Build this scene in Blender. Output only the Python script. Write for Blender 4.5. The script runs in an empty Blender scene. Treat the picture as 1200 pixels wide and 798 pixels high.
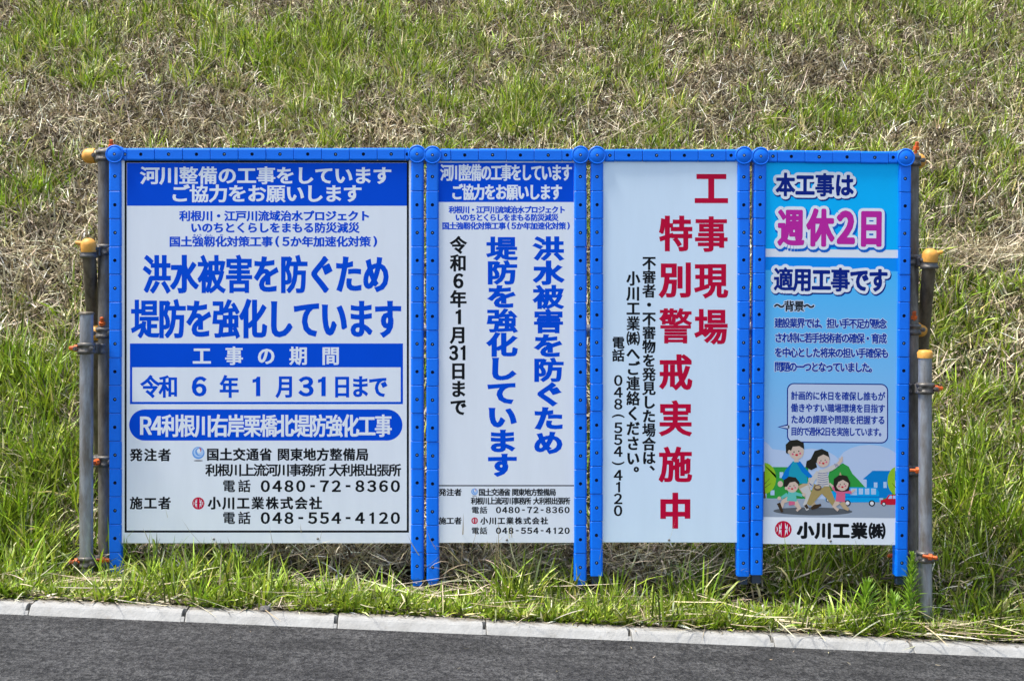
import bpy, math, random
import numpy as np
from mathutils import Vector, Matrix
R = math.radians
S = 318.0                       # drawing units (as measured on the boards) per metre
ZC = 1.25                       # lens height above the foot of the right-hand pole
HOR = 330.0                     # drawing-unit row that lies at lens height
FPX = 1500.0
D = FPX / S                     # distance from lens to the boards

scene = bpy.context.scene
# ------------------------------------------------------------------ camera
cam = bpy.data.cameras.new('camera'); cam.sensor_width = 36; cam.lens = FPX/1200*36
cam.shift_y = -69/1200; cam.clip_end = 2000; cam.clip_start = .05
co = bpy.data.objects.new('camera', cam); scene.collection.objects.link(co)
co.location = (0, -D, ZC); co.rotation_euler = (R(90), 0, 0); scene.camera = co
# ------------------------------------------------------------------ sky and sun (bright thin overcast)
SUN_EL, SUN_AZ = R(66), R(256)      # azimuth clockwise from +Y
w = bpy.data.worlds.new('World'); scene.world = w; w.use_nodes = True
nt = w.node_tree; nt.nodes.clear()
sky = nt.nodes.new('ShaderNodeTexSky'); sky.sky_type = 'NISHITA'; sky.sun_disc = False
sky.sun_elevation = SUN_EL; sky.sun_rotation = SUN_AZ; sky.dust_density = 3.0; sky.air_density = 1.0
bg = nt.nodes.new('ShaderNodeBackground'); bg.inputs[1].default_value = .15
wo = nt.nodes.new('ShaderNodeOutputWorld')
nt.links.new(sky.outputs[0], bg.inputs[0]); nt.links.new(bg.outputs[0], wo.inputs[0])
sl = bpy.data.lights.new('sun', 'SUN'); sl.energy = 2.9; sl.angle = R(8); sl.color = (1, .965, .9)
so = bpy.data.objects.new('sun', sl); scene.collection.objects.link(so)
sd = Vector((math.sin(SUN_AZ)*math.cos(SUN_EL), math.cos(SUN_AZ)*math.cos(SUN_EL), math.sin(SUN_EL)))
so.rotation_euler = sd.to_track_quat('Z', 'Y').to_euler(); so.location = sd*20
scene.view_settings.view_transform = 'Standard'; scene.view_settings.look = 'None'
scene.view_settings.exposure = 1.0; scene.view_settings.gamma = 1
scene.cycles.max_bounces = 6; scene.cycles.diffuse_bounces = 3; scene.cycles.transmission_bounces = 3
rng = np.random.default_rng(7); random.seed(7)
COL = scene.collection

# ------------------------------------------------------------------ helpers
def tag(o, label=None, cat=None, group=None, kind=None):
    for k, v in (('label', label), ('category', cat), ('group', group), ('kind', kind)):
        if v: o[k] = v
    return o
def empty(name, loc=(0, 0, 0)):
    o = bpy.data.objects.new(name, None); COL.objects.link(o); o.location = loc; o.empty_display_size = .1; return o
class MB:
    def __init__(s): s.v = []; s.f = []; s.m = []; s.sm = []
    def add(s, vs, fs, mi=0, smooth=False):
        n = len(s.v); s.v += [tuple(v) for v in vs]
        for f in fs: s.f.append([i+n for i in f]); s.m.append(mi); s.sm.append(smooth)
    def box(s, a, b, mi=0):
        x0, y0, z0 = a; x1, y1, z1 = b
        s.add([(x0,y0,z0),(x1,y0,z0),(x1,y1,z0),(x0,y1,z0),(x0,y0,z1),(x1,y0,z1),(x1,y1,z1),(x0,y1,z1)],
              [(0,3,2,1),(4,5,6,7),(0,1,5,4),(1,2,6,5),(2,3,7,6),(3,0,4,7)], mi)
    def cbox(s, a, b, c, mi=0):                      # box with chamfered edges
        x0, y0, z0 = a; x1, y1, z1 = b
        prof = [(x0+c,y0),(x1-c,y0),(x1,y0+c),(x1,y1-c),(x1-c,y1),(x0+c,y1),(x0,y1-c),(x0,y0+c)]
        cx, cy = (x0+x1)/2, (y0+y1)/2
        ins = [(cx+(x-cx)*(1-2*c/(x1-x0)), cy+(y-cy)*(1-2*c/(y1-y0))) for x, y in prof]
        rings = [[(x,y,z0) for x,y in ins], [(x,y,z0+c) for x,y in prof], [(x,y,z1-c) for x,y in prof], [(x,y,z1) for x,y in ins]]
        vs = sum(rings, []); fs = [tuple(range(7,-1,-1)), tuple(range(24,32))]
        for r in range(3):
            for i in range(8): j = (i+1) % 8; fs.append((r*8+i, r*8+j, r*8+8+j, r*8+8+i))
        s.add(vs, fs, mi)
    def lathe(s, o, axis, prof, n=16, mi=0, smooth=True):   # prof: (radius, height) along axis from o
        a = Vector(axis).normalized(); q = Vector((0,0,1)).rotation_difference(a); o = Vector(o)
        vs, fs = [], []
        for r, h in prof:
            for i in range(n):
                t = 2*math.pi*i/n; vs.append(o + q @ Vector((r*math.cos(t), r*math.sin(t), h)))
        for k in range(len(prof)-1):
            for i in range(n): j = (i+1) % n; fs.append((k*n+i, k*n+j, k*n+n+j, k*n+n+i))
        s.add(vs, fs, mi, smooth)
        s.add(vs[:n][::-1], [tuple(range(n))], mi); s.add(vs[-n:], [tuple(range(n))], mi)
    def build(s, name, mats, parent=None, loc=None):
        me = bpy.data.meshes.new(name); me.from_pydata(s.v, [], s.f)
        for m in (mats if isinstance(mats, (list, tuple)) else [mats]): me.materials.append(m)
        me.polygons.foreach_set('material_index', s.m); me.polygons.foreach_set('use_smooth', s.sm); me.update()
        return link(name, me, parent, loc)
def link(name, me, parent=None, loc=None):
    o = bpy.data.objects.new(name, me); COL.objects.link(o)
    if parent: o.parent = parent
    if loc is not None: o.location = loc
    return o

# ------------------------------------------------------------------ materials
def mat(name, col, rough=.6, metal=0., var=0., vscale=8., bump=0., bscale=60., col2=None, spec=.5, stretch=None, dirt=None):
    m = bpy.data.materials.new(name); m.use_nodes = True; n = m.node_tree.nodes; L = m.node_tree.links
    b = n['Principled BSDF']; b.inputs['Roughness'].default_value = rough; b.inputs['Metallic'].default_value = metal
    b.inputs['Specular IOR Level'].default_value = spec
    b.inputs['Base Color'].default_value = (*col, 1)
    tc = n.new('ShaderNodeTexCoord'); src = tc.outputs['Object']
    if stretch:
        mp = n.new('ShaderNodeMapping'); mp.inputs['Scale'].default_value = stretch; L.new(src, mp.inputs[0]); src = mp.outputs[0]
    if var or col2:
        nz = n.new('ShaderNodeTexNoise'); nz.inputs['Scale'].default_value = vscale; nz.inputs['Detail'].default_value = 8; nz.inputs['Roughness'].default_value = .65
        L.new(src, nz.inputs['Vector'])
        cr = n.new('ShaderNodeValToRGB'); cr.color_ramp.elements[0].position = .35; cr.color_ramp.elements[1].position = .68
        c2 = col2 or tuple(c*(1-var) for c in col)
        cr.color_ramp.elements[0].color = (*c2, 1); cr.color_ramp.elements[1].color = (*col, 1)
        L.new(nz.outputs['Fac'], cr.inputs[0]); L.new(cr.outputs[0], b.inputs['Base Color'])
    if bump:
        n2 = n.new('ShaderNodeTexNoise'); n2.inputs['Scale'].default_value = bscale; n2.inputs['Detail'].default_value = 6
        L.new(src, n2.inputs['Vector']); bp = n.new('ShaderNodeBump'); bp.inputs['Strength'].default_value = bump; bp.inputs['Distance'].default_value = .004
        L.new(n2.outputs['Fac'], bp.inputs['Height']); L.new(bp.outputs[0], b.inputs['Normal'])
    return m
M = {}
M['blue'] = mat('blue_resin', (.001, .185, .92), .38, spec=.3, var=.22, vscale=9, bump=.12, bscale=180)
M['blue_dark'] = mat('dark_tube', (.02, .035, .07), .5, var=.3)
M['hole'] = mat('hole_dark', (.004, .01, .05), .9)
M['pin'] = mat('metal_pin', (.6, .65, .7), .3, .8)
M['white'] = mat('white_board', (.77, .805, .85), .42, var=.045, vscale=3.5, stretch=(5, 5, .8))
M['edge'] = mat('board_edge', (.5, .53, .58), .5)
M['pblue'] = mat('print_blue', (.0, .074, .64), .5, spec=.06, var=.06, vscale=4)
M['ink'] = mat('print_black', (.004, .005, .007), .5, spec=.15)
M['navy'] = mat('print_navy', (.001, .016, .21), .5, spec=.12)
M['red'] = mat('print_red', (.52, .001, .038), .5, var=.08, spec=.12)
M['magenta'] = mat('print_magenta', (.5, .018, .32), .5, spec=.15)
M['mid'] = mat('print_mid_blue', (.001, .12, .55), .5, spec=.12)
M['halo'] = mat('print_pale', (.5, .62, .78), .4)
M['galv'] = mat('galvanised_steel', (.38, .41, .45), .45, .45, col2=(.17, .15, .13), vscale=7, stretch=(4, 4, 1), bump=.2)
M['worn'] = mat('worn_steel', (.24, .22, .19), .5, .45, col2=(.10, .08, .06), vscale=10, stretch=(3, 3, 1), bump=.2)
M['rust'] = mat('weathered_steel', (.19, .16, .11), .5, .4, col2=(.07, .055, .038), vscale=12, stretch=(3, 3, 1), bump=.15)
M['olive'] = mat('olive_steel', (.27, .24, .14), .5, .4, col2=(.15, .13, .08), vscale=15)
M['clamp'] = mat('clamp_steel', (.22, .21, .19), .5, .6, col2=(.07, .06, .05), vscale=30, bump=.2)
M['orange'] = mat('orange_cap', (.85, .40, .06), .55, var=.35, vscale=35, bump=.1)
M['bolt'] = mat('orange_bolt', (.75, .13, .01), .5, var=.4, vscale=50)

# ------------------------------------------------------------------ the ground
def kerb_y(X): return -.291 + .0977*X          # line of the kerb's back edge
def kerb_z(X): return .081 - .070*X
def foot_z(X): return .044 - .043*X            # ground height in the plane of the boards
_ph = rng.uniform(0, 6.28, (14,)); _fx = rng.uniform(-5, 5, (14,)); _fy = rng.uniform(-5, 5, (14,))
def lump(X, Y):
    h = 0*X
    for p, a, b in zip(_ph, _fx, _fy): h = h + np.sin(a*X+b*Y+p)/(1+.5*math.hypot(a, b))
    return h*.02
SL = .62
def gz(X, Y):
    X = np.asarray(X, float); Y = np.asarray(Y, float); Xc = np.clip(X, -8, 8)
    yb = kerb_y(Xc); t = np.clip((Y-yb)/(0-yb), 0, 1)
    z = kerb_z(Xc)*(1-t) + foot_z(Xc)*t
    k = .12; up = SL*k*np.logaddexp(0, (Y-.06)/k)-.0
    up = np.minimum(up, 5.2+0*up) + .02*np.maximum(Y-8.5, 0)
    return z + up*np.clip((Y-yb)*4, 0, 1) + lump(X, Y)*np.clip(Y*2.2+.12, 0, 1)*np.clip((Y-yb)*8, 0, 1) - .004

def sheet(name, xs, ys, fz, m, kind='structure'):
    XX, YY = np.meshgrid(xs, ys); ZZ = fz(XX, YY); nx, ny = len(xs), len(ys)
    v = np.stack([XX, YY, ZZ], -1).reshape(-1, 3)
    a = (np.arange(ny-1)[:, None]*nx + np.arange(nx-1)).ravel(); q = np.stack([a, a+1, a+nx+1, a+nx], 1)
    me = bpy.data.meshes.new(name); me.from_pydata(v.tolist(), [], q.tolist()); me.materials.append(m)
    me.polygons.foreach_set('use_smooth', [True]*len(q)); me.update()
    o = link(name, me); o['kind'] = kind; return o

soil = mat('soil_and_thatch', (.08, .066, .036), 1., col2=(.014, .011, .007), vscale=22, bump=1., bscale=45, spec=.1)
# embankment: grid follows the kerb's skewed back edge
tx = np.concatenate([np.linspace(-60, -9, 10), np.linspace(-8, 8, 161), np.linspace(9, 60, 10)])
ty = np.concatenate([np.linspace(0, 2, 41), np.linspace(2.1, 9.5, 60), np.array([10.5, 13, 20, 60, 200, 600])])
XX, YY = np.meshgrid(tx, ty); YY = YY + kerb_y(np.clip(XX, -8, 8))*np.clip(1-YY/2, 0, 1)
ZZ = gz(XX, YY); nx, ny = len(tx), len(ty)
a = (np.arange(ny-1)[:, None]*nx + np.arange(nx-1)).ravel()
me = bpy.data.meshes.new('embankment'); me.from_pydata(np.stack([XX, YY, ZZ], -1).reshape(-1, 3).tolist(), [], np.stack([a, a+1, a+nx+1, a+nx], 1).tolist())
me.materials.append(soil); me.polygons.foreach_set('use_smooth', [True]*len(me.polygons)); me.update()
tag(link('embankment', me), 'earth embankment rising behind the boards', kind='structure')

# ------------------------------------------------------------------ road
def asphalt():
    m = bpy.data.materials.new('asphalt'); m.use_nodes = True; n = m.node_tree.nodes; L = m.node_tree.links; b = n['Principled BSDF']
    b.inputs['Roughness'].default_value = .85; b.inputs['Specular IOR Level'].default_value = .3
    tc = n.new('ShaderNodeTexCoord')
    def noise(s, d=4):
        z = n.new('ShaderNodeTexNoise'); z.inputs['Scale'].default_value = s; z.inputs['Detail'].default_value = d; L.new(tc.outputs['Object'], z.inputs['Vector']); return z.outputs['Fac']
    def ramp(f, p0, c0, p1, c1):
        r = n.new('ShaderNodeValToRGB'); e = r.color_ramp.elements; e[0].position = p0; e[1].position = p1; e[0].color = (*c0, 1); e[1].color = (*c1, 1); L.new(f, r.inputs[0]); return r.outputs[0]
    def mix(t, f, a, b_):
        x = n.new('ShaderNodeMix'); x.data_type = 'RGBA'; x.blend_type = t; x.inputs[0].default_value = f; L.new(a, x.inputs[6]); L.new(b_, x.inputs[7]); return x.outputs[2]
    v = n.new('ShaderNodeTexVoronoi'); v.inputs["Scale"].default_value = 140; L.new(tc.outputs['Object'], v.inputs['Vector'])
    v2 = n.new('ShaderNodeTexVoronoi'); v2.inputs['Scale'].default_value = 260; L.new(tc.outputs['Object'], v2.inputs['Vector'])
    bw = n.new('ShaderNodeRGBToBW'); L.new(v.outputs['Color'], bw.inputs[0])
    c = ramp(bw.outputs[0], .1, (.018, .018, .018), .95, (.088, .087, .084))
    c = mix('MULTIPLY', .8, c, ramp(noise(5, 5), .35, (.62, .62, .63), .65, (1, 1, 1)))
    c = mix('MULTIPLY', .7, c, ramp(noise(48, 5), .38, (.32, .32, .32), .55, (1.25, 1.25, 1.24)))
    mp = n.new('ShaderNodeMapping'); mp.inputs['Scale'].default_value = (1.2, 6, 1); mp.inputs['Rotation'].default_value = (0, 0, -.0977); L.new(tc.outputs['Object'], mp.inputs[0])
    st_ = n.new('ShaderNodeTexNoise'); st_.inputs['Scale'].default_value = 2.2; st_.inputs['Detail'].default_value = 7; L.new(mp.outputs[0], st_.inputs['Vector'])
    c = mix('MULTIPLY', .85, c, ramp(st_.outputs['Fac'], .36, (.66, .66, .66), .62, (1.15, 1.15, 1.15)))
    L.new(c, b.inputs['Base Color'])
    ad = n.new('ShaderNodeMath'); ad.operation = 'ADD'; L.new(v.outputs['Distance'], ad.inputs[0]); L.new(noise(150, 4), ad.inputs[1])
    bp = n.new('ShaderNodeBump'); bp.inputs['Strength'].default_value = .9; bp.inputs['Distance'].default_value = .004; bp.invert = False
    L.new(ad.outputs[0], bp.inputs['Height']); L.new(bp.outputs[0], b.inputs['Normal']); return m
KW, KF, KH = .080, .026, .026       # kerb top depth, front batter depth, height above road
def road_y(X): return kerb_y(X) - KW - KF + .012
xs = np.concatenate([np.linspace(-60, -9, 6), np.linspace(-8, 8, 81), np.linspace(9, 60, 6)]); vs = [0, .05, .15, .4, 1, 2, 4, 6]
XX, VV = np.meshgrid(xs, vs); Xc = np.clip(XX, -8, 8)
YY = road_y(Xc) - VV; ZZ = kerb_z(Xc) - KH - .035*VV; nx = len(xs)
a = (np.arange(len(vs)-1)[:, None]*nx + np.arange(nx-1)).ravel()
me = bpy.data.meshes.new('road'); me.from_pydata(np.stack([XX, YY, ZZ], -1).reshape(-1, 3).tolist(), [], np.stack([a, a+nx, a+nx+1, a+1], 1).tolist())
me.materials.append(asphalt()); me.update(); tag(link('road', me), 'dark asphalt road', kind='structure')
meadow = mat('far_ground', (.09, .10, .04), 1, var=.4, vscale=.5)
sheet('ground', np.linspace(-600, 600, 7), np.linspace(-600, 4, 5), lambda x, y: x*0-1.2, meadow)

# kerb: precast blocks, each its own object, laid end to end along the skewed line
concrete = mat('kerb_concrete', (.375, .372, .35), .85, col2=(.285, .28, .26), vscale=14, bump=.5, bscale=120, spec=.25)
def stain(m, col, y0, y1):
    n = m.node_tree.nodes; L = m.node_tree.links; b = n['Principled BSDF']; src = b.inputs['Base Color'].links[0].from_socket
    tc = n.new('ShaderNodeTexCoord'); ge = n.new('ShaderNodeNewGeometry'); sp = n.new('ShaderNodeSeparateXYZ'); L.new(tc.outputs['Object'], sp.inputs[0])
    mr = n.new('ShaderNodeMapRange'); mr.inputs['From Min'].default_value = y0; mr.inputs['From Max'].default_value = y1; L.new(sp.outputs['Y'], mr.inputs[0])
    nz = n.new('ShaderNodeTexNoise'); nz.inputs['Scale'].default_value = 26; nz.inputs['Detail'].default_value = 8; L.new(ge.outputs['Position'], nz.inputs['Vector'])
    mu = n.new('ShaderNodeMath'); mu.operation = 'MULTIPLY_ADD'; L.new(mr.outputs[0], mu.inputs[0]); mu.inputs[1].default_value = .75; L.new(nz.outputs['Fac'], mu.inputs[2])
    cr = n.new('ShaderNodeValToRGB'); cr.color_ramp.elements[0].position = .62; cr.color_ramp.elements[1].position = 1.0; L.new(mu.outputs[0], cr.inputs[0])
    mx = n.new('ShaderNodeMix'); mx.data_type = 'RGBA'; L.new(cr.outputs[0], mx.inputs[0]); L.new(src, mx.inputs[6]); mx.inputs[7].default_value = (*col, 1); L.new(mx.outputs[2], b.inputs['Base Color'])
stain(concrete, (.17, .15, .12), -.07, .012)
kerb_root = tag(empty('kerb'), 'pale concrete kerb along the edge of the road', kind='structure')
kd = Vector((1, .0977, -.069)).normalized(); KL = 2.62/5.3*1.012
bl, gap = KL, .0032
NW = .011; kb = MB(); h = -.15; c = .006
# cross-section (depth towards road = -v, height)
prof = [(0, h), (0, -c), (-c, 0), (-KW+c, 0), (-KW-.002, -c*.8), (-KW-KF, -KH-.004), (-KW-KF, h)]
def ring(p, x): return [(x, a, b) for a, b in p]
x0, x1 = gap/2, bl-gap/2
n = len(prof)
vs_ = ring([(a*.995, b-.003 if b > h else b) for a, b in prof], x0) + ring(prof, x0+.004) + ring(prof, x1-.004-NW) + ring(prof, x1-NW)
fs_ = [tuple(range(n))[::-1], tuple(range(3*n, 4*n))]
for r in range(3):
    for i in range(n): j = (i+1) % n; fs_.append((r*n+i, r*n+j, r*n+n+j, r*n+n+i))
kb.add(vs_, fs_)
# the end with its pocket: back part stays full length, the front lip is cut back
bp_ = [(0, h), (0, -c), (-c, 0), (-KW*.55, 0), (-KW*.55, h)]
vs_ = ring(bp_, x1-NW-.0005) + ring(bp_, x1); n2 = 5
kb.add(vs_, [tuple(range(5))[::-1], tuple(range(5, 10))] + [(i, (i+1) % 5, 5+(i+1) % 5, 5+i) for i in range(5)])
fp_ = [(-KW*.56, -.05), (-KW*.98, -.05), (-KW-KF*.38, -.4*KH-.004), (-KW-KF, -KH-.006), (-KW-KF, h), (-KW*.56, h)]
vs_ = ring(fp_, x1-NW-.0005) + ring(fp_, x1)
n3 = len(fp_); kb.add(vs_, [tuple(range(n3))[::-1], tuple(range(n3, 2*n3))] + [(i, (i+1) % n3, n3+(i+1) % n3, n3+i) for i in range(n3)])
blk = None
yaw = math.atan2(.0977, 1); pit = -math.atan2(-.069, 1)
start = -1.585 - 6*bl*kd.x       # first joint seen left of the boards, then six more blocks beyond
for i in range(19):
    X = start + i*bl*kd.x
    if blk is None: o = blk = kb.build('kerb_block', concrete, kerb_root)
    else: o = link('kerb_block', blk.data, kerb_root)
    o.location = (X, kerb_y(X) + random.uniform(-.0015, .0015), kerb_z(X) + random.uniform(-.0015, .0015))
    o.rotation_euler = (0, pit, yaw)

# ------------------------------------------------------------------ grass: individual blades
def blades(name, P, az, tilt, curl, Ln, Wd, colr, nseg, mats, label, kind='stuff', up=None):
    """P roots, az azimuth of lean, tilt from vertical at root, curl added towards the tip (radians)"""
    N = len(P); ts = np.linspace(0, 1, nseg+1); V = np.zeros((N, 2*nseg+1, 3))
    pos = P.copy(); d = np.stack([np.cos(az), np.sin(az)], 1); side = np.stack([-np.sin(az), np.cos(az)], 1)
    tw = rng.uniform(-.9, .9, N)
    wz = np.sin(tw); wxy = np.cos(tw)
    for k in range(nseg+1):
        wk = Wd*(1-.25*ts[k]-.35*ts[k]**3)*.5
        if k < nseg:
            off = np.stack([side[:, 0]*wxy*wk, side[:, 1]*wxy*wk, wz*wk], 1)
            V[:, 2*k] = pos-off; V[:, 2*k+1] = pos+off
        else: V[:, 2*nseg] = pos
        if k < nseg:
            th = tilt + curl*((ts[k]+ts[k+1])/2); st = Ln/nseg
            pos = pos + np.stack([d[:, 0]*np.sin(th)*st, d[:, 1]*np.sin(th)*st, np.cos(th)*st], 1)
    nv = 2*nseg+1; tris = []
    for k in range(nseg-1): tris += [(2*k, 2*k+1, 2*k+3), (2*k, 2*k+3, 2*k+2)]
    tris.append((2*nseg-2, 2*nseg-1, 2*nseg)); tris = np.array(tris)
    F = (np.arange(N)[:, None, None]*nv + tris[None]).reshape(-1, 3)
    me = bpy.data.meshes.new(name); me.vertices.add(N*nv); me.vertices.foreach_set('co', V.reshape(-1).astype('f'))
    me.loops.add(len(F)*3); me.loops.foreach_set('vertex_index', F.reshape(-1).astype('i'))
    me.polygons.add(len(F)); me.polygons.foreach_set('loop_start', np.arange(0, len(F)*3, 3, dtype='i'))
    at = me.color_attributes.new('tint', 'FLOAT_COLOR', 'POINT')
    cc = np.repeat(colr[:, None, :], nv, 1); cc = np.concatenate([cc, np.ones((N, nv, 1))], 2)
    at.data.foreach_set('color', cc.reshape(-1).astype('f'))
    me.materials.append(mats); me.update(calc_edges=True)
    o = link(name, me); tag(o, label, kind=kind); return o
def blade_mat(name, trans, rough, spec):
    m = bpy.data.materials.new(name); m.use_nodes = True; n = m.node_tree.nodes; L = m.node_tree.links; b = n['Principled BSDF']
    at = n.new('ShaderNodeAttribute'); at.attribute_name = 'tint'
    b.inputs['Roughness'].default_value = rough; b.inputs['Specular IOR Level'].default_value = spec
    L.new(at.outputs['Color'], b.inputs['Base Color'])
    t = n.new('ShaderNodeBsdfTranslucent'); L.new(at.outputs['Color'], t.inputs['Color'])
    mx = n.new('ShaderNodeMixShader'); mx.inputs[0].default_value = trans
    L.new(b.outputs[0], mx.inputs[1]); L.new(t.outputs[0], mx.inputs[2]); L.new(mx.outputs[0], n['Material Output'].inputs[0]); return m
green_m = blade_mat('green_blade', .22, .42, .45); dry_m = blade_mat('dry_blade', .06, .6, .3)

def vnoise(X, Y, sc, seed):                       # smooth value noise, 0..1
    r = np.random.default_rng(seed).random((128, 128)); x = X*sc+50; y = Y*sc+50
    xi = np.floor(x).astype(int); yi = np.floor(y).astype(int); fx = x-xi; fy = y-yi; fx = fx*fx*(3-2*fx); fy = fy*fy*(3-2*fy)
    g = lambda i, j: r[i % 128, j % 128]
    return (g(xi, yi)*(1-fx)+g(xi+1, yi)*fx)*(1-fy)+(g(xi, yi+1)*(1-fx)+g(xi+1, yi+1)*fx)*fy
# patches on the slope: X, Y, radius X, radius Y, + green / - dry   (measured on the ground)
PATCH = [
    (-3.39, 4.52, 0.43, 0.55, 0.45), (-3.17, 4.98, 0.39, 0.45, 0.3), (-2.60, 5.04, 0.39, 0.38, 0.2), (-1.94, 4.52, 0.34, 0.62, 0.5), (-1.40, 4.43, 0.30, 0.81, 0.4), (-1.12, 3.48, 0.14, 0.32, 0.45),
    (-1.47, 3.91, 0.17, 0.36, 0.3), (-2.89, 3.96, 0.13, 0.17, 0.5), (-2.69, 3.35, 0.59, 0.29, -0.45), (-2.07, 3.68, 0.34, 0.34, -0.5), (-2.47, 4.33, 0.21, 0.46, -0.25), (-1.87, 3.31, 0.37, 0.15, -0.45),
    (-2.97, 3.54, 0.33, 0.33, -0.3), (-1.06, 5.20, 0.33, 0.48, 0.3), (-0.81, 4.63, 0.37, 0.42, 0.2), (-0.34, 3.77, 0.25, 0.29, 0.4), (0.14, 3.72, 0.20, 0.29, 0.45), (0.13, 5.25, 0.33, 0.32, 0.2),
    (-0.73, 4.10, 0.18, 0.25, 0.3), (0.86, 5.25, 0.33, 0.48, 0.2), (0.81, 3.99, 0.23, 0.43, 0.2), (-0.65, 3.36, 0.32, 0.13, -0.5), (-0.09, 4.29, 0.24, 0.33, -0.35), (0.27, 5.47, 0.41, 0.20, -0.4),
    (0.56, 3.62, 0.19, 0.22, -0.4), (-1.82, 5.37, 0.40, 0.16, -0.5), (1.70, 5.49, 0.34, 0.42, 0.2), (2.75, 5.60, 0.34, 0.51, 0.35), (3.77, 5.56, 0.48, 0.77, 0.4), (2.65, 3.92, 0.17, 0.36, 0.5),
    (1.94, 4.97, 0.39, 0.45, 0.2), (3.23, 4.35, 0.30, 0.40, 0.35), (2.21, 3.88, 0.14, 0.24, 0.3), (1.85, 4.54, 0.37, 0.21, -0.35), (1.46, 3.70, 0.34, 0.17, -0.45), (2.26, 4.44, 0.31, 0.27, -0.3),
    (2.85, 3.65, 0.17, 0.20, -0.4), (2.33, 3.61, 0.17, 0.11, -0.4), (3.80, 5.11, 0.20, 0.19, -0.4), (1.21, 4.83, 0.25, 0.44, -0.2), (-2.83, 2.74, 0.17, 0.27, 0.5), (-2.47, 2.41, 0.19, 0.49, -0.5),
    (-2.64, 2.12, 0.23, 0.30, -0.35), (-2.35, 1.81, 0.22, 0.14, -0.4), (-2.13, 1.19, 0.24, 0.39, 0.45), (-1.99, 0.53, 0.21, 0.27, 0.2), (-1.82, 0.54, 0.14, 0.27, 0.25), (-1.79, 0.07, 0.26, 0.20, 0.5),
    (-2.12, 0.71, 0.11, 0.12, -0.2), (2.78, 2.95, 0.14, 0.26, 0.45), (2.67, 2.31, 0.28, 0.17, -0.7), (2.55, 2.79, 0.10, 0.36, -0.3), (3.17, 3.49, 0.16, 0.16, 0.2), (2.38, 1.79, 0.22, 0.21, 0.15),
    (2.24, 1.40, 0.20, 0.36, 0.4), (2.01, 0.76, 0.22, 0.44, 0.35), (1.79, 0.16, 0.20, 0.19, 0.4), (-0.87, 0.14, 0.52, 0.07, -0.35), (-0.93, -0.06, 0.56, 0.11, 0.3), (-0.08, 0.17, 0.20, 0.10, -0.8),
    (0.13, 0.10, 0.16, 0.11, 0.3), (0.53, 0.21, 0.16, 0.11, -0.5), (0.76, 0.24, 0.17, 0.14, 0.2), (1.22, 0.22, 0.26, 0.20, 0.35), (0.31, -0.06, 0.62, 0.09, 0.15), (-1.39, 0.13, 0.10, 0.11, 0.2)
]
HEAP = [
    (-0.08, 0.15, 0.09, 0.05, 260, None), (-0.19, -0.01, 0.13, 0.03, 60, 0.0), (-0.83, -0.09, 0.17, 0.03, 40, 0.1), (-1.45, -0.17, 0.16, 0.05, 110, 0.1), (0.56, 0.17, 0.12, 0.05, 240, -0.3), (-0.80, 0.20, 0.22, 0.05, 260, None), (1.0, 0.3, .3, .1, 120, None),
    (2.52, 2.30, 0.20, 0.07, 330, -0.35), (1.62, -0.11, 0.15, 0.02, 75, 0.0), (0.80, -0.16, 0.22, 0.015, 45, 0.0), (1.36, 0.14, 0.05, 0.06, 30, None), (-2.43, 2.02, 0.19, 0.08, 90, 0.3), (1.57, 3.71, 0.24, 0.08, 50, None),
    (0.00, 4.71, 0.26, 0.17, 30, None), (-2.21, 4.49, 0.17, 0.16, 40, None), (0.76, 3.42, 0.15, 0.06, 40, None)
]
def greenness(X, Y):
    g = .37 + .45*(vnoise(X, Y, 1.5, 1)-.5) + .6*(vnoise(X, Y, 4.2, 2)-.5) + .75*(vnoise(X, Y, 10, 3)-.5)
    for x, y, rx, ry, a in PATCH: g = g + .85*a*np.exp(-((X-x)/rx)**2-((Y-y)/ry)**2)
    return np.clip(g, 0, 1)
def scatter(n, ymax=6.6, bias=1.35):
    """random roots over the slope, thinner with distance"""
    u = rng.random(n); y0 = D-.55; y1 = D+ymax; k = 2-bias*1.0
    d = (y0**k + u*(y1**k-y0**k))**(1/k)
    Y = d-D; X = (rng.random(n)*2-1)*(.43*d+.7)
    ok = Y > kerb_y(X)+.01
    hid = (np.abs(X) < 1.2+0*X) & (Y > .35) & (Y < 1.5) & (rng.random(n) < .6)     # nobody looks behind the boards: sparser
    ok &= ~hid
    return X[ok], Y[ok]
def colmix(n, cols, wts, jit=.18):
    cols = np.array(cols); c = cols[rng.choice(len(cols), n, p=np.array(wts)/sum(wts))]
    return np.clip(c*(1+jit*rng.standard_normal((n, 1)))*(1+.05*rng.standard_normal((n, 3))), .008, .8)
DRY = [(.62, .54, .37), (.48, .41, .27), (.34, .28, .18), (.11, .085, .055), (.78, .72, .56), (.42, .39, .19)]
# 1. thatch: short dead blades lying every way
X, Y = scatter(265000); N = len(X); g = greenness(X, Y)
keep = rng.random(N) > np.where(Y < 1.6, .3, .5)*g; X, Y, g = X[keep], Y[keep], g[keep]; N = len(X)
lift = rng.random(N)*np.where(Y < .08, .012, np.where(Y < 1.6, .085, .04))
P = np.stack([X, Y, gz(X, Y)+lift], 1)
blades('dry_thatch', P, rng.uniform(0, 6.283, N), np.where(Y < .06, rng.uniform(1.1, 1.55, N), rng.uniform(.35, 1.45, N)), np.where(Y < .06, rng.uniform(-.1, .4, N), rng.uniform(-.3, 1.3, N)), rng.uniform(.045, .14, N)*np.where(Y < .06, .75, 1),
       rng.uniform(.0035, .0105, N), colmix(N, DRY, [3, 3, 3, 6.5, 2.2, 2])*(.66+.68*vnoise(X, Y, 6, 12))[:, None], 2, dry_m, 'dead tan thatch covering the slope')
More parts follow.
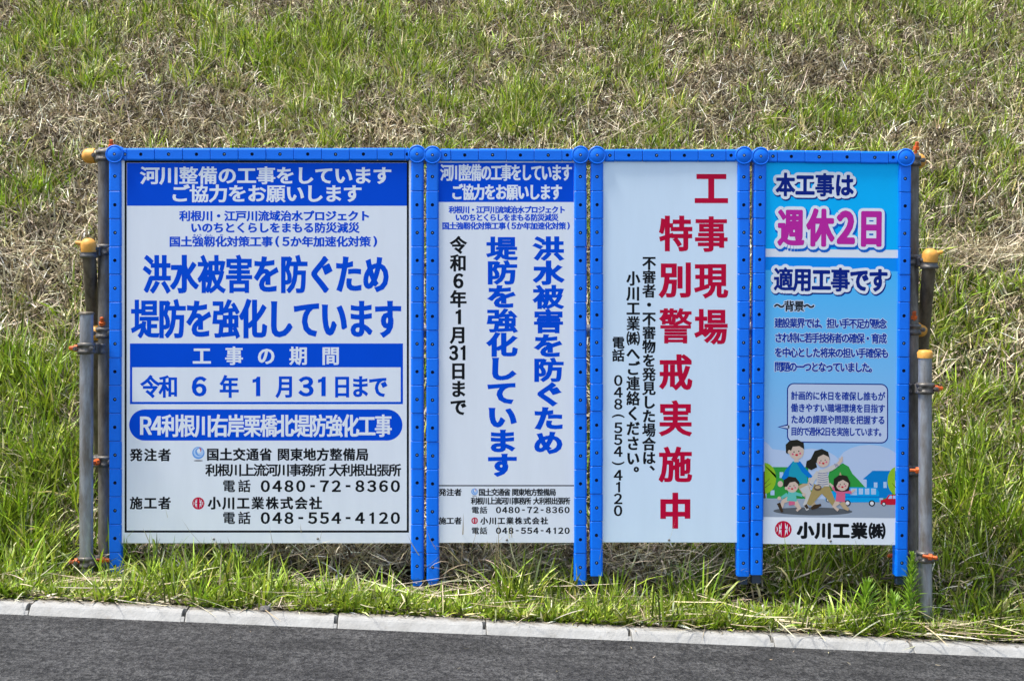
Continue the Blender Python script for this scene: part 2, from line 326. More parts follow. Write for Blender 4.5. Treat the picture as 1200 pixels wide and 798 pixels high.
# 2. green blades growing in tufts
nt_ = 34000; X, Y = scatter(nt_); g = greenness(X, Y); keep = rng.random(len(X)) < g**1.35*1.05; X, Y, g = X[keep], Y[keep], g[keep]
def tufts(X, Y, g, lo, hi, lmin, lmax, wmin, wmax, spread, cols, wts, nseg, name, label, tiltmax=.75):
    cnt = rng.integers(lo, hi, len(X)); ix = np.repeat(np.arange(len(X)), cnt); N = len(ix)
    az = rng.uniform(0, 6.283, N); r = spread*np.sqrt(rng.random(N)); px = X[ix]+r*np.cos(az); py = Y[ix]+r*np.sin(az)
    yb = kerb_y(px)+.006; py = np.maximum(py, yb)
    tl = rng.uniform(.55, 1.25, len(X)); tc = rng.uniform(.62, 1.38, len(X))
    P = np.stack([px, py, gz(px, py)-.004], 1)
    az2 = az + rng.normal(0, .8, N)
    c = colmix(N, cols, wts)*tc[ix][:, None]
    return blades(name, P, az2, rng.uniform(.03, tiltmax, N), rng.uniform(0, 1.25, N), rng.uniform(lmin, lmax, N)*tl[ix]*(.65+.5*g[ix])*np.where((np.abs(px) > 1.65) & (py > 0), 1.0, 1),
           rng.uniform(wmin, wmax, N)*np.where(np.abs(px) > 1.65, 1.2, 1), c, nseg, green_m, label)
GREEN = [(.265, .385, .022), (.17, .27, .016), (.37, .46, .045), (.075, .115, .012), (.46, .44, .14), (.58, .53, .31)]
near = Y < 1.2
tufts(X[~near], Y[~near], g[~near], 7, 15,   .07, .21, .0060, .0130, .04, GREEN, [4, 3, 2.5, 3.2, 1.8, 1.4], 2, 'grass', 'green blades of grass in tufts up the slope')
X, Y = scatter(30000, 1.3, .9); g = greenness(X, Y); keep = rng.random(len(X)) < g**1.5*.68; X, Y, g = X[keep], Y[keep], g[keep]
feet = np.ones(len(X))
for fx_, fw_ in ((-1.60, .10), (-1.50, .10), (-1.40, .09), (-.35, .06), (-.293, .06), (.252, .05), (.314, .05), (.855, .05), (.915, .05), (1.45, .05), (1.523, .05)):
    feet *= 1-.9*np.exp(-((X-fx_)/fw_)**2)*(Y < .08)
keep = rng.random(len(X)) < feet*np.where(Y < 0, .75, 1)*np.where((Y > -.03) & (Y < .6) & (np.abs(X) < 1.45), .45, 1); X, Y, g, feet = X[keep], Y[keep], g[keep], feet[keep]
sh = np.clip((Y-kerb_y(X))/.25, .35, 1)*np.where(Y < .1, .6, 1.05)*(.28+.72*feet)
tufts(X, Y, g*sh, 7, 15, .07, .25, .0048, .0100, .03, GREEN, [4, 3.4, 2.5, 3.4, .8, .6], 4, 'verge_grass', 'taller green grass at the foot of the slope', .6)
X, Y = scatter(30000, 0., .9); ok = (Y < -.0+.03*np.sin(X*9)) & (rng.random(len(X)) < .95*vnoise(X, Y, 6, 8)-.1); X, Y = X[ok], Y[ok]
tufts(X, Y, np.full(len(X), .6), 5, 11, .035, .085, .005, .011, .02, GREEN, [4, 3, 3.5, 1, 1, .5], 3, 'low_grass', 'short bright leafy grass along the kerb', .9)
# 3. long pale straw lying in heaps and single stalks
def straw(X, Y, name, label, lmin, lmax, wmin, wmax, lift, ori=None):
    N = len(X); P = np.stack([X, Y, gz(X, Y)+rng.random(N)*lift+.004], 1)
    az = rng.uniform(0, 6.283, N) if ori is None else ori
    blades(name, P, az, np.where(Y < .05, rng.uniform(1.4, 1.62, N), rng.uniform(.9, 1.5, N)), np.where(Y < .05, rng.uniform(-.25, .3, N), rng.uniform(-.9, 1.1, N)), rng.uniform(lmin, lmax, N), rng.uniform(wmin, wmax, N),
           colmix(N, [(.66, .58, .40), (.52, .45, .29), (.36, .30, .19)], [3, 3, 3]), 5, dry_m, label)
X, Y = scatter(11000); straw(X, Y, 'loose_straw', 'single pale straws lying on the slope', .12, .32, .002, .0045, .06)
hx, hy, oz = [], [], []
for x, y, rx, ry, n_, o_ in HEAP:
    hx.append(rng.normal(x, rx, n_)); hy.append(rng.normal(y, ry, n_)); oz.append(rng.uniform(0, 6.283, n_) if o_ is None else rng.normal(o_, .45, n_)+np.pi*rng.integers(0, 2, n_))
hx = np.concatenate(hx); hy = np.concatenate(hy); oz = np.concatenate(oz); ok = hy > kerb_y(hx)-.005
straw(hx[ok], hy[ok], 'straw_heap', 'heaps of long pale straw at the foot of the boards', .12, .36, .0025, .006, .05, oz[ok])

# grit, chaff and broken straw on the kerb and the road's edge
n_ = 420; X = rng.uniform(-2.4, 2.4, n_); v_ = np.abs(rng.normal(0, .05, n_)); v_[:60] = rng.uniform(.12, .5, 60)
Yd = kerb_y(X)-.004-v_; zd = np.where(v_ < KW-.01, kerb_z(X), np.where(v_ < KW+KF+.01, 9, kerb_z(X)-KH-.035*(v_-KW-KF)))+.0025; ok = zd < 5
N = int(ok.sum()); blades('debris', np.stack([X, Yd, zd], 1)[ok], rng.uniform(0, 6.283, N), rng.uniform(1.45, 1.56, N), rng.uniform(-.1, .1, N), rng.uniform(.004, .028, N), rng.uniform(.0015, .004, N),
       colmix(N, [(.10, .08, .055), (.3, .25, .16), (.45, .39, .27), (.05, .045, .04)], [3, 2, 1, 3]), 2, dry_m, 'bits of dry straw and grit on the kerb and road edge')

# ------------------------------------------------------------------ weed shoots, stone
def shoot(X, Y, h_, lean, label, name='weed_plant', seed=0, wide=1.):
    r = random.Random(seed); z0 = float(gz(X, Y)); root = tag(empty(name, (X, Y, z0)), label, 'weed', 'weeds by the rightmost post')
    st = MB(); st.lathe((0, 0, -.01), (lean, 0, 1), [(.004, 0), (.003, h_*.7), (.0015, h_)], 6); st.build('stem', M['stem'], root)
    lf = MB(); n_ = int(h_*430)
    for i in range(n_):
        t = .12 + .88*i/n_; a = i*2.4+r.uniform(-.3, .3); L_ = (.075*(1-t)**.55+.02)*wide*r.uniform(.8, 1.15); el = .35+.9*t+r.uniform(-.2, .2)
        b0 = Vector((lean*h_*t, 0, h_*t)); d_ = Vector((math.cos(a)*math.cos(el), math.sin(a)*math.cos(el), math.sin(el))); s_ = Vector((-math.sin(a), math.cos(a), .2)).normalized()*.0042
        m1 = b0+d_*L_*.5; tip = b0+d_*L_-Vector((0, 0, .18*L_))
        lf.add([b0-s_*.4, b0+s_*.4, m1+s_, m1-s_, tip], [(0, 1, 2, 3), (3, 2, 4)])
    lf.build('leaves', M['leaf'], root); return root
def leafm(name, a_, b_):
    m = mat(name, a_, .5, col2=b_, vscale=30); n = m.node_tree.nodes; L = m.node_tree.links; t = n.new('ShaderNodeBsdfTranslucent'); t.inputs[0].default_value = (*a_, 1)
    mx = n.new('ShaderNodeMixShader'); mx.inputs[0].default_value = .3; L.new(n['Principled BSDF'].outputs[0], mx.inputs[1]); L.new(t.outputs[0], mx.inputs[2]); L.new(mx.outputs[0], n['Material Output'].inputs[0]); return m
M['leaf'] = leafm('weed_leaf', (.25, .42, .03), (.16, .30, .02)); M['stem'] = mat('weed_stem', (.16, .2, .06), .6)
shoot(1.445, -.055, .27, .05, 'feathery green weed growing in front of the foot of the rightmost blue post', seed=3)
shoot(1.40, -.085, .12, -.2, 'low leafy weed just left of the tall feathery one by the rightmost blue post', seed=5, wide=1.3)
shoot(1.27, -.07, .15, .15, 'second low weed further left, under the right half of the poster board', seed=8, wide=1.4)
st = MB(); r = random.Random(2); vs_ = []
for k, (rr, hh) in enumerate(((.014, 0), (.017, .006), (.012, .013), (.004, .016))):
    for i in range(7): t = i*.9; q = rr*r.uniform(.75, 1.2); vs_.append((q*1.3*math.cos(t), q*math.sin(t), hh))
fs_ = [(k*7+i, k*7+(i+1) % 7, k*7+7+(i+1) % 7, k*7+7+i) for k in range(3) for i in range(7)] + [tuple(range(21, 28)), tuple(range(6, -1, -1))]
st.add(vs_, fs_); X = -.835
tag(st.build('stone', mat('stone', (.16, .15, .14), .9, var=.4, bump=.5), None, (X, kerb_y(X)-.02, kerb_z(X)+.001)), 'small dark stone lying on the kerb below the big board', 'stone')

# ------------------------------------------------------------------ glyphs
_fc = bpy.data.curves.new('glyph_source', 'FONT'); _fc.resolution_u = 3; _fc.size = 1
_fo = bpy.data.objects.new('glyph_source', _fc); COL.objects.link(_fo)
_gl = {}
def glyph(ch):
    if ch in _gl: return _gl[ch]
    if ch == '1':                        # plain stem with a flag, no foot
        v = [(.27, 0), (.36, 0), (.36, .735), (.30, .735), (.255, .665), (.13, .625), (.13, .555), (.27, .60)]; f = [tuple(range(8))]
        _gl[ch] = (v, f, [(i, (i+1) % 8) for i in range(8)], 1.15); return _gl[ch]
    _fc.body = chr(ord(ch)+0xFEE0) if (ch.isdigit() or ch == 'R') and ord(ch) < 128 else ch; bpy.context.view_layer.update(); dg = bpy.context.evaluated_depsgraph_get()
    me = _fo.evaluated_get(dg).to_mesh()
    v = [(p.co.x, p.co.y) for p in me.vertices]; f = [tuple(p.vertices) for p in me.polygons]
    cnt = {}
    for q in f:
        for i in range(len(q)):
            a_, b_ = q[i], q[(i+1) % len(q)]; cnt[(a_, b_)] = 1
    # boundary edges keep the face on a known side
    area = sum((v[q[1]][0]-v[q[0]][0])*(v[q[2]][1]-v[q[0]][1])-(v[q[1]][1]-v[q[0]][1])*(v[q[2]][0]-v[q[0]][0]) for q in f) if f else 1
    e = [(a_, b_) for (a_, b_) in cnt if (b_, a_) not in cnt]
    if area < 0: e = [(b_, a_) for a_, b_ in e]; f = [q[::-1] for q in f]
    per = sum(math.hypot(v[a_][0]-v[b_][0], v[a_][1]-v[b_][1]) for a_, b_ in e)
    _gl[ch] = (v, f, e, min(1.2, max(.22, 1.36-.052*per))); _fo.evaluated_get(dg).to_mesh_clear(); return _gl[ch]
ZK = .16
class Print:
    """flat print on a board; units are drawing units, (x right, y down) -> local metres on the board"""
    def __init__(s, board, o, rot): s.board = board; s.o = o; s.rot = rot; s.layer = 0
    def loc(s, x, y):
        return (x-s.o[0])/S, -(y-s.o[1])/S
    def mesh(s, polys, name, m, z):
        mb = MB()
        for p in polys:
            pts = [s.loc(*q) for q in p]; mb.add([(x, -z*ZK, y) for x, y in pts], [tuple(range(len(pts)))])
        return mb.build(name, m, s.board)
    def text(s, chars, x0, y0, x1, y1, m, bold=.03, vert=False, gw=None, gh=None, z=.0009, name='lettering', half=.56, rnd=False, layers=()):
        """chars laid in even cells inside the box; gw, gh: size of the em box"""
        cells = list(chars) if isinstance(chars, str) else chars
        wt = [(half if (len(c_) == 1 and ord(c_) < 128 and not vert) else (.0 if c_ == '' else 1.)) for c_ in cells]
        tot = sum(wt); span = (y1-y0) if vert else (x1-x0)
        if gw is None: gw = (x1-x0) if vert else span/tot*1.0
        if gh is None: gh = span/tot if vert else (y1-y0)
        gw *= 1.06; gh *= 1.08
        pos = []; t = 0
        for c_, w_ in zip(cells, wt):
            cc = t+w_/2; t += w_; k = cc/tot
            pos.append((((x0+x1)/2, y0+k*span) if vert else (x0+k*span, (y0+y1)/2)))
        t_wide = gh > 1.2*gw and gh > 20 and not vert
        out = []
        for (grow, mm, zz, ox, oy) in ([(bold, m, z, 0, 0)] + list(layers)):
            mb = MB()
            for c_, (cx, cy) in zip(cells, pos):
                if c_ in ' 　': continue
                sub = list(c_)
                for k, ch in enumerate(sub):
                    v, f, e, thin = glyph(ch)
                    if not v: continue
                    asc = ord(ch) < 128; mx_ = (min(p[0] for p in v)+max(p[0] for p in v))/2 if asc else .5
                    if asc and ch in '()-' : my = (min(p[1] for p in v)+max(p[1] for p in v))/2
                    else: my = .365 if asc else .38
                    sx_ = gw*(1.04 if t_wide and asc else 1); gx = cx
                    if len(sub) == 2: sx_ = gw*.86; gx = cx + (k-.5)*gw*.56
                    sy_ = gh*(1.04 if asc and ch.isdigit() else 1)
                    rot90 = vert and ch in '()ー'
                    shx, shy = (.55*gw, -.55*gh) if (vert and ch in '、。') else (0, 0)
                    pts = []
                    for (px, py) in v:
                        a_, b_ = (px-mx_), (py-my)
                        if rot90: a_, b_ = b_*.9, -a_*.9
                        pts.append(s.loc(gx + a_*sx_ + shx + ox, cy - b_*sy_ + shy + oy))
                    rad = (grow*thin if grow < .1 else grow)*min(gw, gh)/S; hz = min(.00005, rad*.02); ry_ = rad*(.68 if not rnd else 1)
                    base = zz*ZK
                    mb.add([(x, -(base+hz), y) for x, y in pts], f)
                    if rad <= 0: continue
                    # round growth of the outline: sloping rim quads and low cones on outer corners
                    nrm = {}
                    for a_, b_ in e:
                        ax, ay = pts[a_]; bx, by = pts[b_]; ddx, ddy = bx-ax, by-ay; ln = math.hypot(ddx, ddy)
                        if ln < 1e-9: continue
                        nx_, ny_ = ddy/ln, -ddx/ln
                        nrm.setdefault(a_, []).append((nx_, ny_)); nrm.setdefault(b_, []).append((nx_, ny_))
                        mb.add([(ax, -(base+hz), ay), (bx, -(base+hz), by), (bx+nx_*rad, -base, by+ny_*ry_), (ax+nx_*rad, -base, ay+ny_*ry_)], [(0, 3, 2, 1)])
                    for i_, ns in nrm.items():
                        if len(ns) == 2 and ns[0][0]*ns[1][0]+ns[0][1]*ns[1][1] > .96: continue
                        x_, y_ = pts[i_]
                        if not rnd and len(ns) == 2:
                            (n1x, n1y), (n2x, n2y) = ns; dt = n1x*n2x+n1y*n2y
                            if dt > -.35:                     # mitred corner
                                k_ = 1/(1+dt); q = [(x_, y_), (x_+n1x*rad, y_+n1y*ry_), (x_+(n1x+n2x)*k_*rad, y_+(n1y+n2y)*k_*ry_), (x_+n2x*rad, y_+n2y*ry_)]
                                ar = sum(q[u][0]*q[(u+1) % 4][1]-q[(u+1) % 4][0]*q[u][1] for u in range(4))
                                q = [(a1, -(base+(hz if u == 0 else 0)), b1) for u, (a1, b1) in enumerate(q)]
                                mb.add(q, [(0, 1, 2, 3) if ar > 0 else (3, 2, 1, 0)]); continue
                        K = 10 if gh > 20 else 6
                        mb.add([(x_, -(base+hz), y_)] + [(x_+rad*math.cos(6.2832*q/K), -base, y_+ry_*math.sin(6.2832*q/K)) for q in range(K)], [(0, 1+q, 1+(q+1) % K) for q in range(K)])
            out.append(mb.build(name if mm is m else 'letter_outline', mm, s.board))
        return out

# ------------------------------------------------------------------ blue resin frames
SEG = 32.5/S; FW = 14.6/S; FD = .042
def segment_mesh(length, pin):
    """one blue segment along local -Z, front towards -Y, with a round hole"""
    mb = MB(); w2 = FW/2; ch_ = .0065; L0, L1 = -.0008, -(length-.0008); yb_, yf = FD, 0.
    K = 12; hr = .0064; cz = -length/2; fw = w2-ch_
    sec = [(-w2, yb_), (-w2, yf+ch_), (-w2+ch_*.35, yf+ch_*.3), (-fw, yf), (fw, yf), (w2-ch_*.35, yf+ch_*.3), (w2, yf+ch_), (w2, yb_)]
    e = .0016
    def rg(z, k): return [(x*k, y+(1-k)*.03, z) for x, y in sec]
    rings = [rg(L0, .965), rg(L0-e, 1), rg(L1+e, 1), rg(L1, .965)]
    vs = sum(rings, []); n_ = len(sec); fs = []
    for r_ in range(3):
        for i in range(n_):
            j = (i+1) % n_
            if r_ == 1 and i == 3: continue
            fs.append((r_*n_+i, r_*n_+n_+i, r_*n_+n_+j, r_*n_+j))
    fs += [tuple(range(n_)), tuple(range(3*n_, 4*n_))[::-1]]
    mb.add(vs, fs)
    # front face with hole
    z0, z1 = L0-e, L1+e; outer = []
    for k in range(K):
        t = 2*math.pi*k/K; cx, sy = math.cos(t), math.sin(t); sc = min(fw/abs(cx) if abs(cx) > 1e-6 else 9, (abs(z1-z0)/2)/abs(sy) if abs(sy) > 1e-6 else 9)
        outer.append((cx*sc, yf, cz+sy*sc))
    # corners: add explicit quads
    hole = [(hr*math.cos(2*math.pi*k/K), yf, cz+hr*math.sin(2*math.pi*k/K)) for k in range(K)]
    hole2 = [(x*.92, yf+.006, cz+(z-cz)*.92) for x, y, z in hole]
    corner = [(fw, yf, z0), (-fw, yf, z0), (-fw, yf, z1), (fw, yf, z1)]
    fs = []; vs = outer+hole+hole2+corner
    for k in range(K):
        j = (k+1) % K; a_, b_ = outer[k], outer[j]
        if abs(a_[0]-b_[0]) > 1e-5 and abs(a_[2]-b_[2]) > 1e-5:
            c_ = [q for q, p in enumerate(corner) if p[0]*(a_[0]+b_[0]) > 0 and (p[2]-cz)*((a_[2]+b_[2])/2-cz) > 0][0]
            fs.append((k, j, K+j, K+k)); fs.append((k, 3*K+c_, j))
        else: fs.append((k, j, K+j, K+k))
    mb.add(vs, fs)
    mb.add(hole+hole2, [(k, (k+1) % K, K+(k+1) % K, K+k) for k in range(K)], 1); mb.add(hole2, [tuple(range(K))], 1)
    if pin: mb.lathe((0, yf+.0055, cz), (0, -1, 0), [(.0028, 0), (.0026, .004), (.001, .005)], 8, 2)
    me = mb.build('frame_segment', [M['blue'], M['hole'], M['pin']]); d_ = me.data; bpy.data.objects.remove(me); return d_
SEGM = {}
def seg(length, pin):
    k = (round(length, 4), pin)
    if k not in SEGM: SEGM[k] = segment_mesh(length, pin)
    return SEGM[k]
def corner_mesh():
    mb = MB(); r_ = 10.7/S
    mb.lathe((0, FD, 0), (0, -1, 0), [(r_*.97, 0), (r_, .003), (r_, FD+.003), (r_*.94, FD+.0065), (r_*.86, FD+.0068), (r_*.83, FD+.0052), (r_*.79, FD+.0052), (r_*.76, FD+.0064), (.0055, FD+.0064)], 32)
    mb.lathe((0, -.0067, 0), (0, -1, 0), [(.0055, 0), (.0048, .0002)], 12, 1); mb.lathe((0, -.0068, 0), (0, -1, 0), [(.0026, 0), (.002, .001)], 8, 2)
    o = mb.build('c', [M['blue'], M['hole'], M['pin']]); d_ = o.data; bpy.data.objects.remove(o); return d_
CORN = corner_mesh()
def frame_sign(label, xl, xr, yt, ybot_seg, yfoot, rot, board, footcol='blue_dark', Yoff=0., name='notice_board', s0=224.):
    """xl, xr post centres; yt row of the top rail; board (x0, y0, x1, y1)"""
    o0 = (xl, yt)
    root = tag(empty(name, ((xl-600)/S, Yoff, ZC+(HOR-yt)/S)), label, 'sign', 'blue framed notice boards standing in a row'); root.rotation_euler = (0, R(rot), 0)
    def lc(x, y, Y=0): return ((x-xl)/S, Y, -(y-yt)/S)
    for x in (xl, xr):
        p = MB(); fx = FW*.36; p.box((-fx, .008, -(yfoot-yt)/S), (fx, FD-.006, 0)); post = p.build('post', M[footcol], root, lc(x, yt))
        y = yt+10.0; k = 0
        n_ = round((ybot_seg-s0)/32.5); edges = [yt+8.5, s0] + [s0+(i+1)*(ybot_seg-s0)/n_ for i in range(n_)]
        for a_, b_ in zip(edges[:-1], edges[1:]):
            so_ = link('frame_segment', seg((b_-a_)/S, k % 2 == 0), post, (random.uniform(-.0006, .0006), random.uniform(-.0008, .0008), -(a_-yt)/S)); k += 1
    rail = MB(); rail.box((0, .008, -FW*.36), ((xr-xl)/S, FD-.006, FW*.36)); rail = rail.build('top_rail', M[footcol], root)
    a0, a1 = xl+9.2, xr-9.2; n_ = max(1, int((a1-a0)/32.6)); rest = (a1-a0-n_*32.6)/2
    edges = [a0] + ([a0+rest] if rest > 3 else []) + [a0+(rest if rest > 3 else 0)+(i+1)*32.6 for i in range(n_)]
    if rest > 3: edges.append(a1)
    else: edges[-1] = a1
    for k, (a_, b_) in enumerate(zip(edges[:-1], edges[1:])):
        so_ = link('frame_segment', seg((b_-a_)/S, k % 2 == 0), rail, ((a_-xl)/S, random.uniform(-.0006, .0006), random.uniform(-.0006, .0006))); so_.rotation_euler = (0, R(-90), 0)
    for x in (xl, xr): link('corner_joint', CORN, root, lc(x, yt))
    x0, y0, x1, y1 = board; pb = MB(); X0, _, Z1 = lc(x0-3, y0-3); X1, _, Z0 = lc(x1+3, y1)
    pb.cbox((X0, 0, Z0), (X1, .012, Z1), .0015); panel = pb.build('panel', M['white'], root, (0, .008, 0))
    return root, Print(panel, o0, rot), panel
def screw(panel, pr, x, y):
    mb = MB(); X, Z = pr.loc(x, y); mb.lathe((0, 0, 0), (0, -1, 0), [(.0045, 0), (.0042, .0016), (.002, .0026)], 10); mb.build('screw', M['clamp'], panel, (X, 0, Z))
def rect(x0, y0, x1, y1): return [(x0, y1), (x1, y1), (x1, y0), (x0, y0)]
def outline(x0, y0, x1, y1, t): return [rect(x0, y0, x1, y0+t), rect(x0, y1-t, x1, y1), rect(x0, y0+t, x0+t, y1-t), rect(x1-t, y0+t, x1, y1-t)]
def rrect(x0, y0, x1, y1, r_, n_=7):
    p = []
    for cx, cy, a0 in ((x1-r_, y0+r_, -90), (x0+r_, y0+r_, 180+0), (x0+r_, y1-r_, 90), (x1-r_, y1-r_, 0)):
        pass
    for cx, cy, a0 in ((x1-r_, y1-r_, 0), (x0+r_, y1-r_, 90), (x0+r_, y0+r_, 180), (x1-r_, y0+r_, 270)):
        for k in range(n_+1): t = R(a0+90*k/n_); p.append((cx+r_*math.cos(t), cy+r_*math.sin(t)))
    return p[::-1]
def ell(cx, cy, rx, ry=None, n_=24, a0=0, a1=360, rot=0):
    ry = ry or rx; p = []
    m_ = n_ if a1-a0 >= 360 else n_+1
    for k in range(m_):
        t = R(a0+(a1-a0)*k/n_); x, y = rx*math.cos(t), ry*math.sin(t); c_, s_ = math.cos(R(rot)), math.sin(R(rot)); p.append((cx+x*c_-y*s_, cy+x*s_+y*c_))
    return p[::-1]
Z1, Z2, Z3 = .0006, .0012, .0018
M['logo_blue'] = mat('logo_blue', (.12, .32, .72), .4); M['logo_pale'] = mat('logo_pale', (.42, .58, .82), .4); M['grey_ink'] = mat('grey_ink', (.22, .22, .23), .5)
def ministry_logo(pr, cx, cy, r_):
    mb = MB()
    def add(p, mi, z): pts = [pr.loc(*q) for q in p]; mb.add([(x, -z*ZK, y) for x, y in pts], [tuple(range(len(pts)))], mi)
    add(ell(cx, cy, r_), 0, Z1)
    for k, (q, mi) in enumerate(((.82, 1), (.66, 0), (.5, 1))):       # crescents wound into a swirl
        a_ = R(-70+k*25); o_ = r_*(.95-q)*.75; add(ell(cx+o_*math.cos(a_), cy+o_*math.sin(a_), r_*q), mi, Z1+.0002*(k+1))
    add(ell(cx+r_*.12, cy-r_*.3, r_*.36), 3, Z1+.001)
    add([(cx+r_*.1, cy-r_*.85), (cx+r_*.42, cy-r_*.75), (cx+r_*.5, cy-r_*.35), (cx+r_*.25, cy-r_*.1), (cx+r_*.36, cy-r_*.45)][::-1], 2, Z1+.0013)
    add(ell(cx, cy+r_*1.28, r_*.75, r_*.13), 4, Z1)
    mb.build('emblem', [M['logo_blue'], M['logo_pale'], M['red'], M['white'], M['grey_ink']], pr.board)
def company_logo(pr, cx, cy, r_):
    mb = MB()
    def add(p, mi, z): pts = [pr.loc(*q) for q in p]; mb.add([(x, -z*ZK, y) for x, y in pts], [tuple(range(len(pts)))], mi)
    add(ell(cx, cy, r_), 0, Z1)
    # white leaf shaped slits, mirrored, leaving three linked red spindles
    for sx_ in (-1, 1):
        for (x_, hh, ww) in ((.2, .84, .085), (.52, .66, .085), (.80, .36, .06)):
            q = []
            for k in range(9): t = -1+k/4; q.append((cx+sx_*r_*(x_+.10*math.cos(t*math.pi/2)*(1 if x_ < .4 else -1)+ww*(1-t*t)*.9), cy+t*hh*r_))
            for k in range(7, 0, -1): t = -1+k/4; q.append((cx+sx_*r_*(x_+.10*math.cos(t*math.pi/2)*(1 if x_ < .4 else -1)-ww*(1-t*t)*.9), cy+t*hh*r_))
            add(q[::-1] if sx_ > 0 else q, 1, Z1+.0003)
        add([(cx+sx_*r_*.10, cy), (cx+sx_*r_*.34, cy-.1*r_), (cx+sx_*r_*.34, cy+.1*r_)][::sx_], 0, Z1+.0006)
        add([(cx+sx_*r_*.42, cy), (cx+sx_*r_*.66, cy-.12*r_), (cx+sx_*r_*.66, cy+.12*r_)][::sx_], 0, Z1+.0006)
    mb.build('emblem', [M['red'], M['white']], pr.board)

# ================================================================== board 1 (large)
W_, PB, INK = M['white'], M['pblue'], M['ink']
r1, p, pan = frame_sign('large blue framed river works notice, leftmost and twice as wide as the others', 134.6, 488.8, 181, 679.5, 687, 0, (143, 187, 481, 637), 'blue')
p.mesh(outline(145.2, 188.3, 479, 624.3, 2.5), 'border_line', INK, Z1)
p.mesh([rect(148, 191, 477, 241.2)], 'header_band', PB, Z1)
p.text('河川整備の工事をしています', 163.5, 196, 459, 215.2, W_, .036, gw=21.5, gh=20, z=Z2)
p.text('ご協力をお願いします', 199, 217.5, 424, 236, W_, .036, gw=21.5, gh=20, z=Z2)
p.text('利根川・江戸川流域治水プロジェクト', 209.5, 247, 433.5, 259, PB, .045, gw=12.6, gh=11.8)
p.text('いのちとくらしをまもる防災減災', 222.5, 261, 421, 272.6, PB, .045, gw=12.6, gh=11.8)
p.text('国土強靱化対策工事(5か年加速化対策)', 197.5, 277, 444.5, 289.2, PB, .045, gw=12.9, gh=11.9, half=.75)
for t_, a_, b_ in (('きょう', 225.5, 236), ('じん', 240, 248.5), ('か', 257, 261)): p.text(t_, a_, 274.3, b_, 277.3, PB, .02, gh=3.2)
p.text('洪水被害を防ぐため', 167, 299, 456.5, 343.5, PB, .052, gw=30.5, gh=43)
p.text('堤防を強化しています', 153.5, 351, 470, 396, PB, .052, gw=30.5, gh=44)
p.mesh([rect(151.5, 402.6, 472, 430.5)], 'heading_band', PB, Z1)
p.mesh([rect(151.5, 430.5, 154.2, 473.7), rect(469.3, 430.5, 472, 473.7), rect(154.2, 471, 469.3, 473.7)], 'period_box_line', PB, Z1)
p.text('工事の期間', 217, 406, 406, 428, W_, .036, gw=20.5, gh=21, z=Z2)
for t_, a_, b_, gw_ in (('令和', 164.5, 207.5, 21.5), ('6', 222, 243.5, 27), ('年', 257, 279, 21.5), ('1', 292, 308, 27), ('月', 323, 344.5, 21), ('31', 349, 386, 27), ('日', 390, 411, 21), ('まで', 411, 453.5, 21.5)):
    p.text(t_, a_, 440.5, b_, 465.5, PB, .04, gw=gw_, gh=25.5)
p.mesh([rrect(150.6, 479.9, 471.4, 516.4, 18.2, 10)], 'title_band', PB, Z1)
p.text('R4利根川右岸栗橋北堤防強化工事', 164, 486, 458.5, 512, W_, .042, gw=19.2, gh=25.5, z=Z2, half=.66)
for t_, a_, b_, y0, y1, bo in (('発注者', 150.5, 200.5, 525.8, 540.6, .042), ('国土交通省', 241, 318.6, 525.5, 539.8, .042), ('関東地方整備局', 324, 432, 525.5, 539.8, .042),
    ('利根川上流河川事務所', 240.5, 381, 543.8, 558, .034), ('大利根出張所', 385.5, 469.5, 543.8, 558, .034), ('施工者', 150.5, 200.5, 582.3, 597, .042), ('小川工業株式会社', 242, 378, 582.3, 597, .042)):
    p.text(t_, a_, y0, b_, y1, INK, bo, gw=14.2, gh=14.2)
for y0, y1, t_ in ((562.6, 576.6, '0480-72-8360'), (600, 614, '048-554-4120')):
    p.text('電話', 258.5, y0, 295, y1, INK, .03, gw=14.2, gh=14.2)
    p.text(t_, 303.5, y0+.5, 470, y1, INK, .036, gw=16.5, gh=15.2)
ministry_logo(p, 231.8, 530.8, 7.2); company_logo(p, 231.8, 590, 7.2)
screw(pan, p, 250, 632); screw(pan, p, 372, 631.5)

# ================================================================== board 2
r2, p, pan = frame_sign('narrow blue framed river works notice with blue vertical lettering, second board from the left', 506.9, 680.2, 182, 681, 686, 0, (513.5, 189, 673, 636.5), 'blue', name='notice_board')
p.mesh([rect(514, 190.6, 672.6, 236.8)], 'header_band', PB, Z1)
p.text('河川整備の工事をしています', 516.5, 192.5, 670, 212, W_, .05, gw=12.1, gh=19, z=Z2)
p.text('ご協力をお願いします', 529, 216, 658.5, 234.3, W_, .05, gw=12.9, gh=18, z=Z2)
p.text('利根川・江戸川流域治水プロジェクト', 526, 241.6, 662.7, 250, PB, .05, gw=8, gh=8.2)
p.text('いのちとくらしをまもる防災減災', 533.5, 250.8, 654.3, 259, PB, .05, gw=8, gh=8.2)
p.text('国土強靱化対策工事(5か年加速化対策)', 518, 260.5, 669.5, 269, PB, .05, gw=8.2, gh=8.3, half=.75)
p.text(['令', '和', '6', '年', '1', '月', '31', '日', 'ま', 'で'], 527.5, 276.5, 546.5, 487.5, INK, .042, vert=True, gh=19.5, gw=18.5)
p.text('堤防を強化しています', 570.5, 277, 606, 559, PB, .06, vert=True, gh=26.5, gw=34)
p.text('洪水被害を防ぐため', 625.3, 277, 660.3, 533, PB, .06, vert=True, gh=26.5, gw=34)
p.mesh([rect(513.7, 568.6, 672.8, 569.9)], 'divider_line', INK, Z1)
